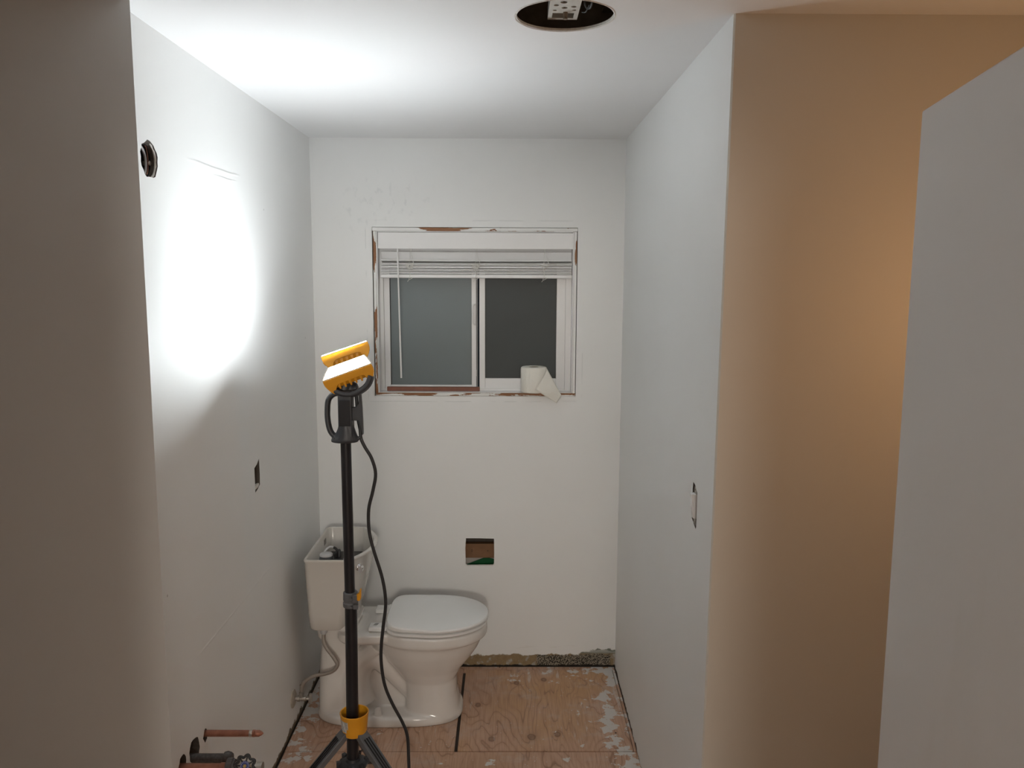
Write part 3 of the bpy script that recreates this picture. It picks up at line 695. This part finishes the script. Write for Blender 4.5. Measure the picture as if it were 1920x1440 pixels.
# tank: open shell with a curved front
def dshape(x0, xe, bulge, yh, z, r=0.022, n=14):
    """flat back at x0, straight ends to xe, front bulging by 'bulge'"""
    pts = []
    def arc(cx, cy, a0, a1, rr=r, k=5): 
        for i in range(k+1): a = math.radians(a0+(a1-a0)*i/k); pts.append(Vector((cx+rr*math.cos(a), cy+rr*math.sin(a), z)))
    arc(x0+r, TY-yh+r, 180, 270)
    arc(xe-r*0.6, TY-yh+r*0.8, 270, 322, r*0.8)
    for i in range(1, n):
        t = -1+2*i/n; pts.append(Vector((xe+bulge*(1-abs(t)**2.2), TY+t*(yh-r*0.45), z)))
    arc(xe-r*0.6, TY+yh-r*0.8, 38, 90, r*0.8)
    arc(x0+r, TY+yh-r, 90, 180)
    return pts
bm = bmesh.new()
R = [dshape(-0.786, -0.668, 0.035, 0.186, 0.437, 0.03), dshape(-0.791, -0.661, 0.042, 0.192, 0.446, 0.03), dshape(-0.793, -0.655, 0.047, 0.196, 0.50, 0.028), dshape(-0.796, -0.632, 0.062, 0.209, 0.65),
     dshape(-0.798, -0.620, 0.070, 0.215, 0.726), dshape(-0.800, -0.617, 0.071, 0.217, 0.730), dshape(-0.800, -0.617, 0.071, 0.217, 0.736), dshape(-0.798, -0.619, 0.070, 0.2155, 0.7385),
     dshape(-0.790, -0.629, 0.068, 0.2075, 0.7385, 0.017), dshape(-0.788, -0.631, 0.067, 0.2055, 0.735, 0.017), dshape(-0.786, -0.640, 0.058, 0.198, 0.60, 0.017), dshape(-0.782, -0.66, 0.045, 0.186, 0.47, 0.017)]
loft(bm, R)
put(obj('tank', bm, M_tank, None, 42), to)
bm = bmesh.new(); loft(bm, [dshape(-0.7855, -0.642, 0.056, 0.1975, 0.628, 0.016), dshape(-0.7855, -0.641, 0.057, 0.1977, 0.632, 0.016)])  # dark flat sheet part-way up inside the tank
put(obj('tank_dark_sheet', bm, mat('dark_tank_sheet', (0.055, 0.053, 0.05), 0.12), None), to)
# printed stamp inside the tank's back
put(box('stamp', mat('grey_stamp', (0.22, 0.20, 0.18), 0.7, var=0.5, vscale=150), None, -0.7873, -0.7868, 3.345, 3.385, 0.690, 0.716), to)
# flush works
fv = None
bm = bmesh.new(); lathe(bm, (-0.722, 3.10, 0.638), (0, 0, 1), [(0, 0.020), (0.055, 0.022), (0.060, 0.029), (0.085, 0.028), (0.098, 0.0255)], 28); fv = put(obj('fill_valve', bm, M_bag, None, 40), to)
bm = bmesh.new(); lathe(bm, (-0.722, 3.10, 0.736), (0, 0, 1), [(0, 0.0255), (0.004, 0.0262), (0.008, 0.0240), (0.009, 0.020)], 28); put(obj('valve_cap', bm, M_pvc, None, 40), to)
bm = bmesh.new(); bx(bm, -0.692, -0.662, 3.090, 3.125, 0.62, 0.722); bx(bm, -0.694, -0.682, 3.112, 3.124, 0.722, 0.746); lathe(bm, (-0.674, 3.118, 0.722), (0, 0, 1), [(0, 0.009), (0.03, 0.0065), (0.034, 0.004)], 14); bx(bm, -0.676, -0.652, 3.085, 3.118, 0.712, 0.7255)
put(obj('float_block', bm, M_black, None, 30, 0.0015), to)
bm = bmesh.new(); tube(bm, [(-0.737, 3.118, 0.730), (-0.731, 3.125, 0.748), (-0.714, 3.13, 0.761), (-0.698, 3.128, 0.760)], 0.0042, 8, 5)
put(obj('refill_tube', bm, M_pvc, None, 60), to)
bm = bmesh.new(); tube(bm, [(-0.698, 3.128, 0.760), (-0.686, 3.125, 0.753), (-0.678, 3.12, 0.735), (-0.676, 3.118, 0.72)], 0.0052, 8, 5); tube(bm, [(-0.70, 3.11, 0.735), (-0.685, 3.11, 0.737)], 0.0018, 6, 1)
put(obj('tube_elbow', bm, M_black, None, 60), to)
bm = bmesh.new(); tube(bm, [(-0.655, 3.095, 0.722), (-0.635, 3.075, 0.708), (-0.612, 3.07, 0.702)], 0.0045, 8, 4); put(obj('lever_arm', bm, M_pvc, None, 60), to)
# flush lever on the curved front
bm = bmesh.new(); lathe(bm, (-0.598, 3.098, 0.690), (1, -0.25, 0), [(0, 0.015), (0.006, 0.016), (0.010, 0.013), (0.013, 0.010), (0.018, 0.010)], 24)
tube(bm, [(-0.582, 3.094, 0.690), (-0.578, 3.085, 0.690), (-0.582, 3.068, 0.6885)], 0.0085, 12, 5, rr=lambda u: 0.0085+0.004*u, flat=(0.75, 1.25))
put(obj('flush_lever', bm, M_chrome, None, 50), to)
# seat, lid and hinge blocks
def seat_out(x0, x1, hw, z, back=0.120, n=60):
    pts = []
    for i in range(n):
        a = 2*PI*i/n; c, s = math.cos(a), math.sin(a); cx = x0+(x1-x0)*0.46
        x = cx+(x1-cx)*(abs(c)**(2/2.1)) if c > 0 else cx-(cx-x0)*(abs(c)**(2/8.0))
        y = hw*(abs(s)**(2/(2.1 if c > 0 else 4.2)))*(1 if s > 0 else -1)
        if c < 0: y *= 1-0.13*min(1, ((cx-x)/(cx-x0)))**1.6
        pts.append(Vector((x, TY+y, z)))
    return pts
bm = bmesh.new(); loft(bm, [seat_out(-0.492, -0.096, 0.170, 0.3990), seat_out(-0.492, -0.096, 0.170, 0.4045), seat_out(-0.500, -0.082, 0.184, 0.4055), seat_out(-0.500, -0.082, 0.184, 0.414), seat_out(-0.498, -0.086, 0.180, 0.4160), seat_out(-0.490, -0.098, 0.168, 0.4165), seat_out(-0.490, -0.098, 0.168, 0.4200)])
put(obj('seat', bm, M_seat, None, 40), to)
def lidz(p, k): # lid is slightly domed
    return k
bm = bmesh.new(); L = []
for (x0, x1, hw, z) in ((-0.488, -0.100, 0.166, 0.4198), (-0.496, -0.080, 0.184, 0.4235), (-0.498, -0.078, 0.186, 0.4250), (-0.498, -0.077, 0.187, 0.431), (-0.495, -0.081, 0.183, 0.4365), (-0.480, -0.100, 0.165, 0.4395), (-0.43, -0.155, 0.115, 0.4425), (-0.36, -0.24, 0.045, 0.444)):
    L.append(seat_out(x0, x1, hw, z))
for ring in L[3:]:
    pass
loft(bm, L)
for v in bm.verts:
    if v.co.z > 0.43: v.co.z += 0.010*max(0, min(1, (-0.33-v.co.x)/0.15))   # hinge end rises
put(obj('lid', bm, M_seat, None, 40), to)
for s, lx in ((-1, 0), (1, 0)):
    bm = bmesh.new(); bx(bm, -0.567, -0.505, TY+s*0.090-0.027, TY+s*0.090+0.027, 0.3995, 0.418)
    hb = put(obj('hinge_block', bm, M_seat, None, 40, 0.004, 3), to)
    if s < 0:
        bm = bmesh.new()
        for i in range(3):
            q = Matrix.Translation((-0.545+i*0.0055, TY-0.083, 0.4182)) @ Matrix.Rotation(-0.35, 4, 'Z'); bx(bm, -0.0011, 0.0011, -0.011, 0.011, 0, 0.0003, q)
        mk = put(obj('marking', bm, M_dark, None), to)
for s in (-1, 1):
    bm = bmesh.new(); cyl(bm, (-0.508, TY+s*0.115, 0.412), (-0.508, TY+s*0.062, 0.412), 0.0095, n=20); bx(bm, -0.508, -0.482, TY+min(s*0.115, s*0.066), TY+max(s*0.115, s*0.066), 0.404, 0.419)
    put(obj('hinge', bm, M_seat, None, 40), to)

# water supply
t = thing('shutoff_valve', 'small nickel shut-off valve with flange low on the left wall under the tank', 'valve', (XL, 3.09, 0.134))
bm = bmesh.new(); lathe(bm, (0, 0, 0), (1, 0, 0), [(0.0, 0.038), (0.003, 0.037), (0.009, 0.026), (0.011, 0.010)], 28); obj('flange', bm, mat('paint_splashed_flange', (0.52, 0.47, 0.40), 0.5, 0.3, var=0.3, vscale=60), t, 40)
bm = bmesh.new(); lathe(bm, (0.006, 0, 0), (1, 0, 0), [(0, 0.009), (0.012, 0.009), (0.0125, 0.012), (0.022, 0.012), (0.023, 0.010), (0.048, 0.010), (0.050, 0.0075), (0.066, 0.006)], 20); lathe(bm, (0.036, 0, 0.006), (0, 0, 1), [(0, 0.008), (0.010, 0.008), (0.0105, 0.010), (0.022, 0.010), (0.023, 0.0065), (0.034, 0.0065)], 6)
obj('valve_body', bm, M_nick, t, 40)
bm = bmesh.new(); lathe(bm, (0.066, 0, 0), (1, 0, 0), [(0, 0.006), (0.001, 0.016), (0.008, 0.017), (0.010, 0.012)], 16)
for v in bm.verts: v.co.z *= 1.35
obj('handle', bm, M_nick, t, 40)
t = thing('supply_hose', 'braided steel supply hose curving from the shut-off valve up to the toilet tank', 'hose', (-0.835, 3.09, 0.165))
hp = [(-0.835, 3.09, 0.165), (-0.834, 3.09, 0.182), (-0.818, 3.09, 0.210), (-0.782, 3.09, 0.232), (-0.739, 3.085, 0.243), (-0.702, 3.08, 0.259), (-0.685, 3.08, 0.285), (-0.700, 3.085, 0.314), (-0.730, 3.10, 0.345), (-0.744, 3.11, 0.369), (-0.746, 3.12, 0.400)]
bm = bmesh.new(); tube(bm, [Vector(p)-t.location for p in hp], 0.0076, 12, 8); obj('hose_body', bm, M_steel, t, 60)
bm = bmesh.new(); lathe(bm, Vector((-0.746, 3.12, 0.392))-t.location, (0, 0, 1), [(0, 0.008), (0.010, 0.0095), (0.011, 0.015), (0.030, 0.0155), (0.032, 0.012), (0.0435, 0.012)], 12); obj('tank_nut', bm, M_pvc, t, 40)
bm = bmesh.new(); lathe(bm, Vector((-0.835, 3.09, 0.160))-t.location, (0, 0, 1), [(0.016, 0.0078), (0.034, 0.0078)], 14); obj('ferrule', bm, M_nick, t, 40)

# ------------------------------------------------------------------ tripod work light
PX, PY = -0.491, 2.40
wk = thing('work_light', 'yellow and black LED work light glowing on a black tripod in front of the toilet', 'work light', (PX, PY, 0.0))
def led(name, strength):
    m = bpy.data.materials.new(name); m.use_nodes = True
    nt = m.node_tree; nt.nodes.clear(); em = nt.nodes.new('ShaderNodeEmission'); ou = nt.nodes.new('ShaderNodeOutputMaterial')
    em.inputs[0].default_value = (0.90, 0.965, 1.0, 1); em.inputs[1].default_value = strength; nt.links.new(em.outputs[0], ou.inputs[0])
    return m
led_front, led_rear = led('led_front', LED_STRENGTH), led('led_rear', LED_STRENGTH*0.45)
M_reflect = mat('reflector_rim', (0.80, 0.72, 0.60), 0.4)
def head(org, pitch, yaw, roll, front):
    """one lamp head; local origin = middle of the lit face's front edge, lit face looks to local +Z, body hangs below"""
    Mx = Matrix.Translation(org) @ Matrix.Rotation(-roll, 4, 'Y') @ Matrix.Rotation(pitch, 4, 'X') @ Matrix.Rotation(yaw, 4, 'Z')
    def tr(bm):
        for v in bm.verts: v.co = Mx @ v.co
        return bm
    face = [(-0.073, 0.003), (0.073, 0.003), (0.066, 0.048), (0.056, 0.093), (-0.056, 0.093), (-0.066, 0.048)]
    outer = [(-0.0765, 0.0), (0.0765, 0.0), (0.070, 0.049), (0.059, 0.0970), (-0.059, 0.0970), (-0.070, 0.049)]
    bm = bmesh.new(); loft(bm, [[(x, y, -0.020) for x, y in outer], [(x, y, 0.001) for x, y in outer], [(x, y, 0.001) for x, y in face], [(x, y, -0.011 if front else -0.004) for x, y in face]], True, True)
    rim = put(obj('reflector_rim', tr(bm), M_reflect, None), wk)
    bm = bmesh.new(); loft(bm, [[(x, y, -0.0108 if front else -0.0038) for x, y in face], [(x*0.99, 0.0485+(y-0.0485)*0.99, -0.0090 if front else 0.0030) for x, y in face]]); put(obj('led_panel', tr(bm), led_front if front else led_rear, None), wk)
    # curved shell: front plate with round shoulders and a cut-out, sloping back underneath
    top = [(-0.0765, -0.0015), (0.0765, -0.0015)]
    arcR = [(0.0775, -0.012), (0.076, -0.024), (0.070, -0.036), (0.0585, -0.0500)]
    cutp = [(0.048, -0.038), (0.044, -0.0265), (0.036, -0.0235), (-0.036, -0.0245), (-0.042, -0.029)]
    arcL = [(-0.058, -0.0510), (-0.066, -0.040), (-0.073, -0.026), (-0.0765, -0.012)]
    poly = top+arcR+cutp+arcL
    bm = bmesh.new()
    fr = [bm.verts.new((x, -0.0035-0.10*abs(z)*0.3, z)) for x, z in poly]; bk = [bm.verts.new((x*0.97, 0.0015, z)) for x, z in poly]
    bm.faces.new(fr); bm.faces.new(bk[::-1])
    for i in range(len(poly)): j = (i+1) % len(poly); bm.faces.new((fr[i], bk[i], bk[j], fr[j]))
    put(obj('front_shell', tr(bm), M_yel, None, 35, 0.0012), wk)
    # body behind: tapered shell with ribs
    rings = []
    for z, k, y0, y1 in ((-0.0195, 1.0, 0.002, 0.071), (-0.030, 0.95, 0.006, 0.064), (-0.040, 0.72, 0.014, 0.052)):
        rings.append([(x*k, y0+(y1-y0)*(y/0.097), z) for x, y in outer])
    bm = bmesh.new(); loft(bm, rings)
    for i in range(5):
        x = -0.036+i*0.017; prism(bm, [(x-0.005, -0.018), (x+0.005, -0.018), (x+0.0022, -0.043), (x-0.0022, -0.043)], 'y', 0.003, 0.02)
    put(obj('lamp_shell', tr(bm), M_yel, None, 35), wk)
    return Mx
org = Vector((-0.4765, 2.372, 1.558))
Mh = head(org, math.radians(17), math.radians(7), math.radians(18), True)
head(org+Vector((-0.037, 0.150, 0.056)), math.radians(-9), math.radians(9), math.radians(20), False)
# curved yoke under the heads
bm = bmesh.new()
yp = [(-0.057, -0.048), (-0.035, -0.066), (-0.008, -0.074), (0.022, -0.071), (0.045, -0.060), (0.062, -0.040)]
Mr = Matrix.Translation(org+Vector((0, -0.004, 0))) @ Matrix.Rotation(-math.radians(18), 4, 'Y')
for q, off in ((0.0085, 0.0), ):
    tube(bm, [Mr @ Vector((x, 0.012, z+0.008)) for x, z in yp], q, 12, 6, flat=(1.0, 1.0))
    tube(bm, [Mr @ Vector((x, 0.030, z+0.008)) for x, z in yp], q, 12, 6)
    tube(bm, [Mr @ Vector((x, 0.0215, z+0.006)) for x, z in yp], 0.010, 12, 6)
yk = blend(obj('yoke', bm, M_grey, None), 0.0022, 3); put(yk, wk)
# yoke hub
bm = bmesh.new(); cyl(bm, (-0.503, 2.430, 1.485), (-0.488, 2.430, 1.53), 0.030, 0.024, 24); cyl(bm, (-0.520, 2.425, 1.492), (-0.455, 2.425, 1.505), 0.016, 0.016, 20)
put(blend(obj('pivot_housing', bm, M_grey, None), 0.003, 3), wk)
# handle body: loop, box and flared base as one piece
bm = bmesh.new()
tube(bm, [(-0.498, 2.40, 1.492), (-0.522, 2.40, 1.489), (-0.539, 2.40, 1.472), (-0.5435, 2.40, 1.440), (-0.5425, 2.40, 1.405), (-0.535, 2.40, 1.374), (-0.518, 2.40, 1.357), (-0.495, 2.40, 1.354)], 0.0092, 14, 6, flat=(1.25, 0.95))
bx(bm, -0.508, -0.467, 2.378, 2.424, 1.352, 1.500)
loft(bm, [[Vector((x0+sx*rx, 2.40+sy*ry, z)) for sx, sy in [(math.cos(2*PI*i/24), math.sin(2*PI*i/24)) for i in range(24)]] for z, x0, rx, ry in ((1.342, -0.494, 0.040, 0.026), (1.350, -0.492, 0.043, 0.028), (1.362, -0.489, 0.034, 0.027), (1.385, -0.488, 0.025, 0.026), (1.40, -0.488, 0.021, 0.024))])
tube(bm, [(-0.475, 2.40, 1.352), (-0.458, 2.398, 1.352), (-0.443, 2.396, 1.359)], 0.008, 10, 4, rr=lambda u: 0.009-0.005*u)
hd = blend(obj('handle', bm, M_grey, None), 0.0024, 4); put(hd, wk)
put(box('front_panel', M_pole, None, -0.504, -0.470, 2.3735, 2.377, 1.395, 1.474, 0.002), wk)
bm = bmesh.new(); cyl(bm, (-0.520, 2.383, 1.354), (-0.520, 2.4, 1.354), 0.0036, n=14); put(obj('pin_hole', bm, M_black, None), wk)
# cord hook plate on the right
bm = bmesh.new(); prism(bm, [(-0.4475, 1.497), (-0.4415, 1.497), (-0.4385, 1.45), (-0.4370, 1.40), (-0.4365, 1.366), (-0.4395, 1.365), (-0.4445, 1.390), (-0.449, 1.408), (-0.468, 1.410), (-0.468, 1.449), (-0.456, 1.450), (-0.448, 1.462)], 'y', 2.392, 2.410)
put(obj('cord_hook', bm, M_grey, None, 30, 0.0025, 2), wk)
# pole: two telescoping tubes, clamp, ring, hub
bm = bmesh.new(); cyl(bm, (-0.4905, PY, 1.352), (-0.4885, PY, 0.84), 0.0160, n=28); put(obj('upper_pole', bm, M_pole, None, 50), wk)
bm = bmesh.new(); cyl(bm, (-0.4860, PY, 0.845), (-0.4915, PY, 0.285), 0.0190, n=28); put(obj('lower_pole', bm, M_pole, None, 50), wk)
bm = bmesh.new(); lathe(bm, (-0.4870, PY, 0.821), (0, 0, 1), [(0, 0.0225), (0.002, 0.0235), (0.014, 0.0235), (0.016, 0.0215), (0.020, 0.0215), (0.022, 0.023), (0.046, 0.0225), (0.048, 0.0205)], 28)
bx(bm, -0.476, -0.462, 2.372, 2.384, 0.843, 0.868); bx(bm, -0.474, -0.460, 2.372, 2.384, 0.822, 0.836)
for zz in (0.855, 0.829): cyl(bm, (-0.480, 2.369, zz), (-0.480, 2.38, zz), 0.0038, n=12)
put(obj('pole_clamp', bm, M_leg, None, 40, 0.0008), wk)
bm = bmesh.new(); prism(bm, [(-0.4635, 0.850), (-0.455, 0.848), (-0.450, 0.856), (-0.4495, 0.884), (-0.4530, 0.885), (-0.4550, 0.874), (-0.4640, 0.868)], 'y', 2.374, 2.388)
put(obj('clamp_lever', bm, M_yel, None, 35, 0.001), wk)
bm = bmesh.new(); lathe(bm, (-0.4835, PY, 0.398), (0, 0, 1), [(0, 0.034), (0.003, 0.038), (0.035, 0.0410), (0.066, 0.0445), (0.069, 0.0455), (0.0725, 0.0455), (0.0735, 0.0440), (0.0725, 0.0415), (0.035, 0.0365), (0.004, 0.033), (0.0, 0.0195)], 48, False)
put(obj('leg_collar', bm, M_yel, None, 45), wk)
g = G('warning_sticker'); 
lines = g.mul(g.step(g.M('ABSOLUTE', g.sub(g.M('FRACT', g.mul(g.z, 260)), 0.5)), 0.20, 0.30), 1.0)
c = g.mix(g.mul(g.sub(1.0, lines), g.step(g.noise(300, 2, g.vec(1, 1, 0.1)), 0.42, 0.5)), (0.62, 0.62, 0.60), (0.12, 0.12, 0.12)); stick_m = g.out(c, 0.5)
bm = bmesh.new(); a0, a1 = math.radians(190), math.radians(252)
def colr(z): return 0.038+(z-0.401)*0.0975+0.0006
def strip(z0, z1, b0, b1):
    r = []
    for z in (z0, z1): r.append([(-0.4835+colr(z)*math.cos(b0+(b1-b0)*i/10), PY+colr(z)*math.sin(b0+(b1-b0)*i/10), z) for i in range(11)])
    loft(bm, r, False, False, False)
strip(0.431, 0.456, a0, a1); strip(0.418, 0.431, a0, math.radians(243))
put(obj('sticker', bm, stick_m, None), wk)
# legs with grooves, each reaching the floor
def leg(az):
    run, drop = 0.45, 0.400
    o = Vector((-0.4865, PY, 0.412)); dr = Vector((math.cos(az), math.sin(az), 0)); side = Vector((-math.sin(az), math.cos(az), 0))
    p0 = o+dr*0.026; p1 = o+dr*run+Vector((0, 0, -drop+0.006)); ax = (p1-p0); Ln = ax.length; ax.normalize(); nrm = ax.cross(side).normalized()
    if nrm.z < 0: nrm = -nrm
    Mq = Matrix((( ax.x, side.x, nrm.x, p0.x), (ax.y, side.y, nrm.y, p0.y), (ax.z, side.z, nrm.z, p0.z), (0, 0, 0, 1)))
    w_ = 0.021
    b = bmesh.new(); loft(b, [[Mq @ Vector((x, y, z)) for y, z in ((-w_*k, -0.011), (w_*k, -0.011), (w_*k, 0.007), (-w_*k, 0.007))] for x, k in ((0.0, 0.85), (0.03, 1.0), (Ln, 0.80))])
    L_ = put(obj('leg', b, M_leg, None, 35, 0.0015), wk)
    b = bmesh.new()
    for s in (-1, 0, 1):
        loft(b, [[Mq @ Vector((x, s*0.0095*k+y, z)) for y, z in ((-0.0016, 0.0066), (0.0016, 0.0066), (0.0016, 0.0100), (-0.0016, 0.0100))] for x, k in ((0.03, 1.0), (Ln-0.03, 0.8))])
    gb = obj('rib', b, M_pole, None); gb.parent = L_
    b = bmesh.new(); bx(b, Ln-0.035, Ln+0.006, -0.021, 0.021, -0.013, 0.011, Mq)
    for v in b.verts: v.co.z = max(v.co.z, 0.0)
    fb = obj('foot', b, M_black, None, None, 0.003); fb.parent = L_
    # strut from the hub
    b = bmesh.new(); tube(b, [Vector((-0.491, PY, 0.300))+dr*0.03, p0+ax*0.30-nrm*0.010], 0.0035, 8, 1); put(obj('strut', b, M_pole, None), wk)
for az in (-150, -32, 92): leg(math.radians(az))
bm = bmesh.new(); lathe(bm, (-0.4915, PY, 0.286), (0, 0, 1), [(0, 0.030), (0.003, 0.046), (0.012, 0.048), (0.018, 0.040), (0.021, 0.024), (0.030, 0.022)], 14)
for i in range(6): a = i*PI/3+0.3; bx(bm, 0.038, 0.052, -0.006, 0.006, 0.0, 0.022, Matrix.Translation((-0.4915, PY, 0.286)) @ Matrix.Rotation(a, 4, 'Z'))
put(obj('strut_hub', bm, M_grey, None, 35), wk)
# power cord hanging from the head to the floor
cp_ = [(-0.459, 2.415, 1.500), (-0.457, 2.414, 1.46), (-0.4535, 2.412, 1.41), (-0.447, 2.405, 1.38), (-0.444, 2.40, 1.353), (-0.433, 2.40, 1.327), (-0.413, 2.40, 1.291), (-0.402, 2.40, 1.244), (-0.411, 2.40, 1.191), (-0.425, 2.40, 1.132), (-0.425, 2.40, 1.064), (-0.413, 2.40, 1.005),
      (-0.387, 2.40, 0.911), (-0.378, 2.40, 0.833), (-0.386, 2.40, 0.763), (-0.394, 2.40, 0.693), (-0.395, 2.40, 0.631), (-0.385, 2.40, 0.559), (-0.362, 2.40, 0.497), (-0.331, 2.40, 0.434), (-0.316, 2.40, 0.385), (-0.313, 2.40, 0.30), (-0.310, 2.395, 0.16), (-0.300, 2.37, 0.05), (-0.27, 2.30, 0.008), (-0.20, 2.15, 0.006), (-0.15, 1.95, 0.006)]
bm = bmesh.new(); tube(bm, cp_, 0.0052, 10, 6); put(obj('power_cord', bm, M_black, None, 60), wk)
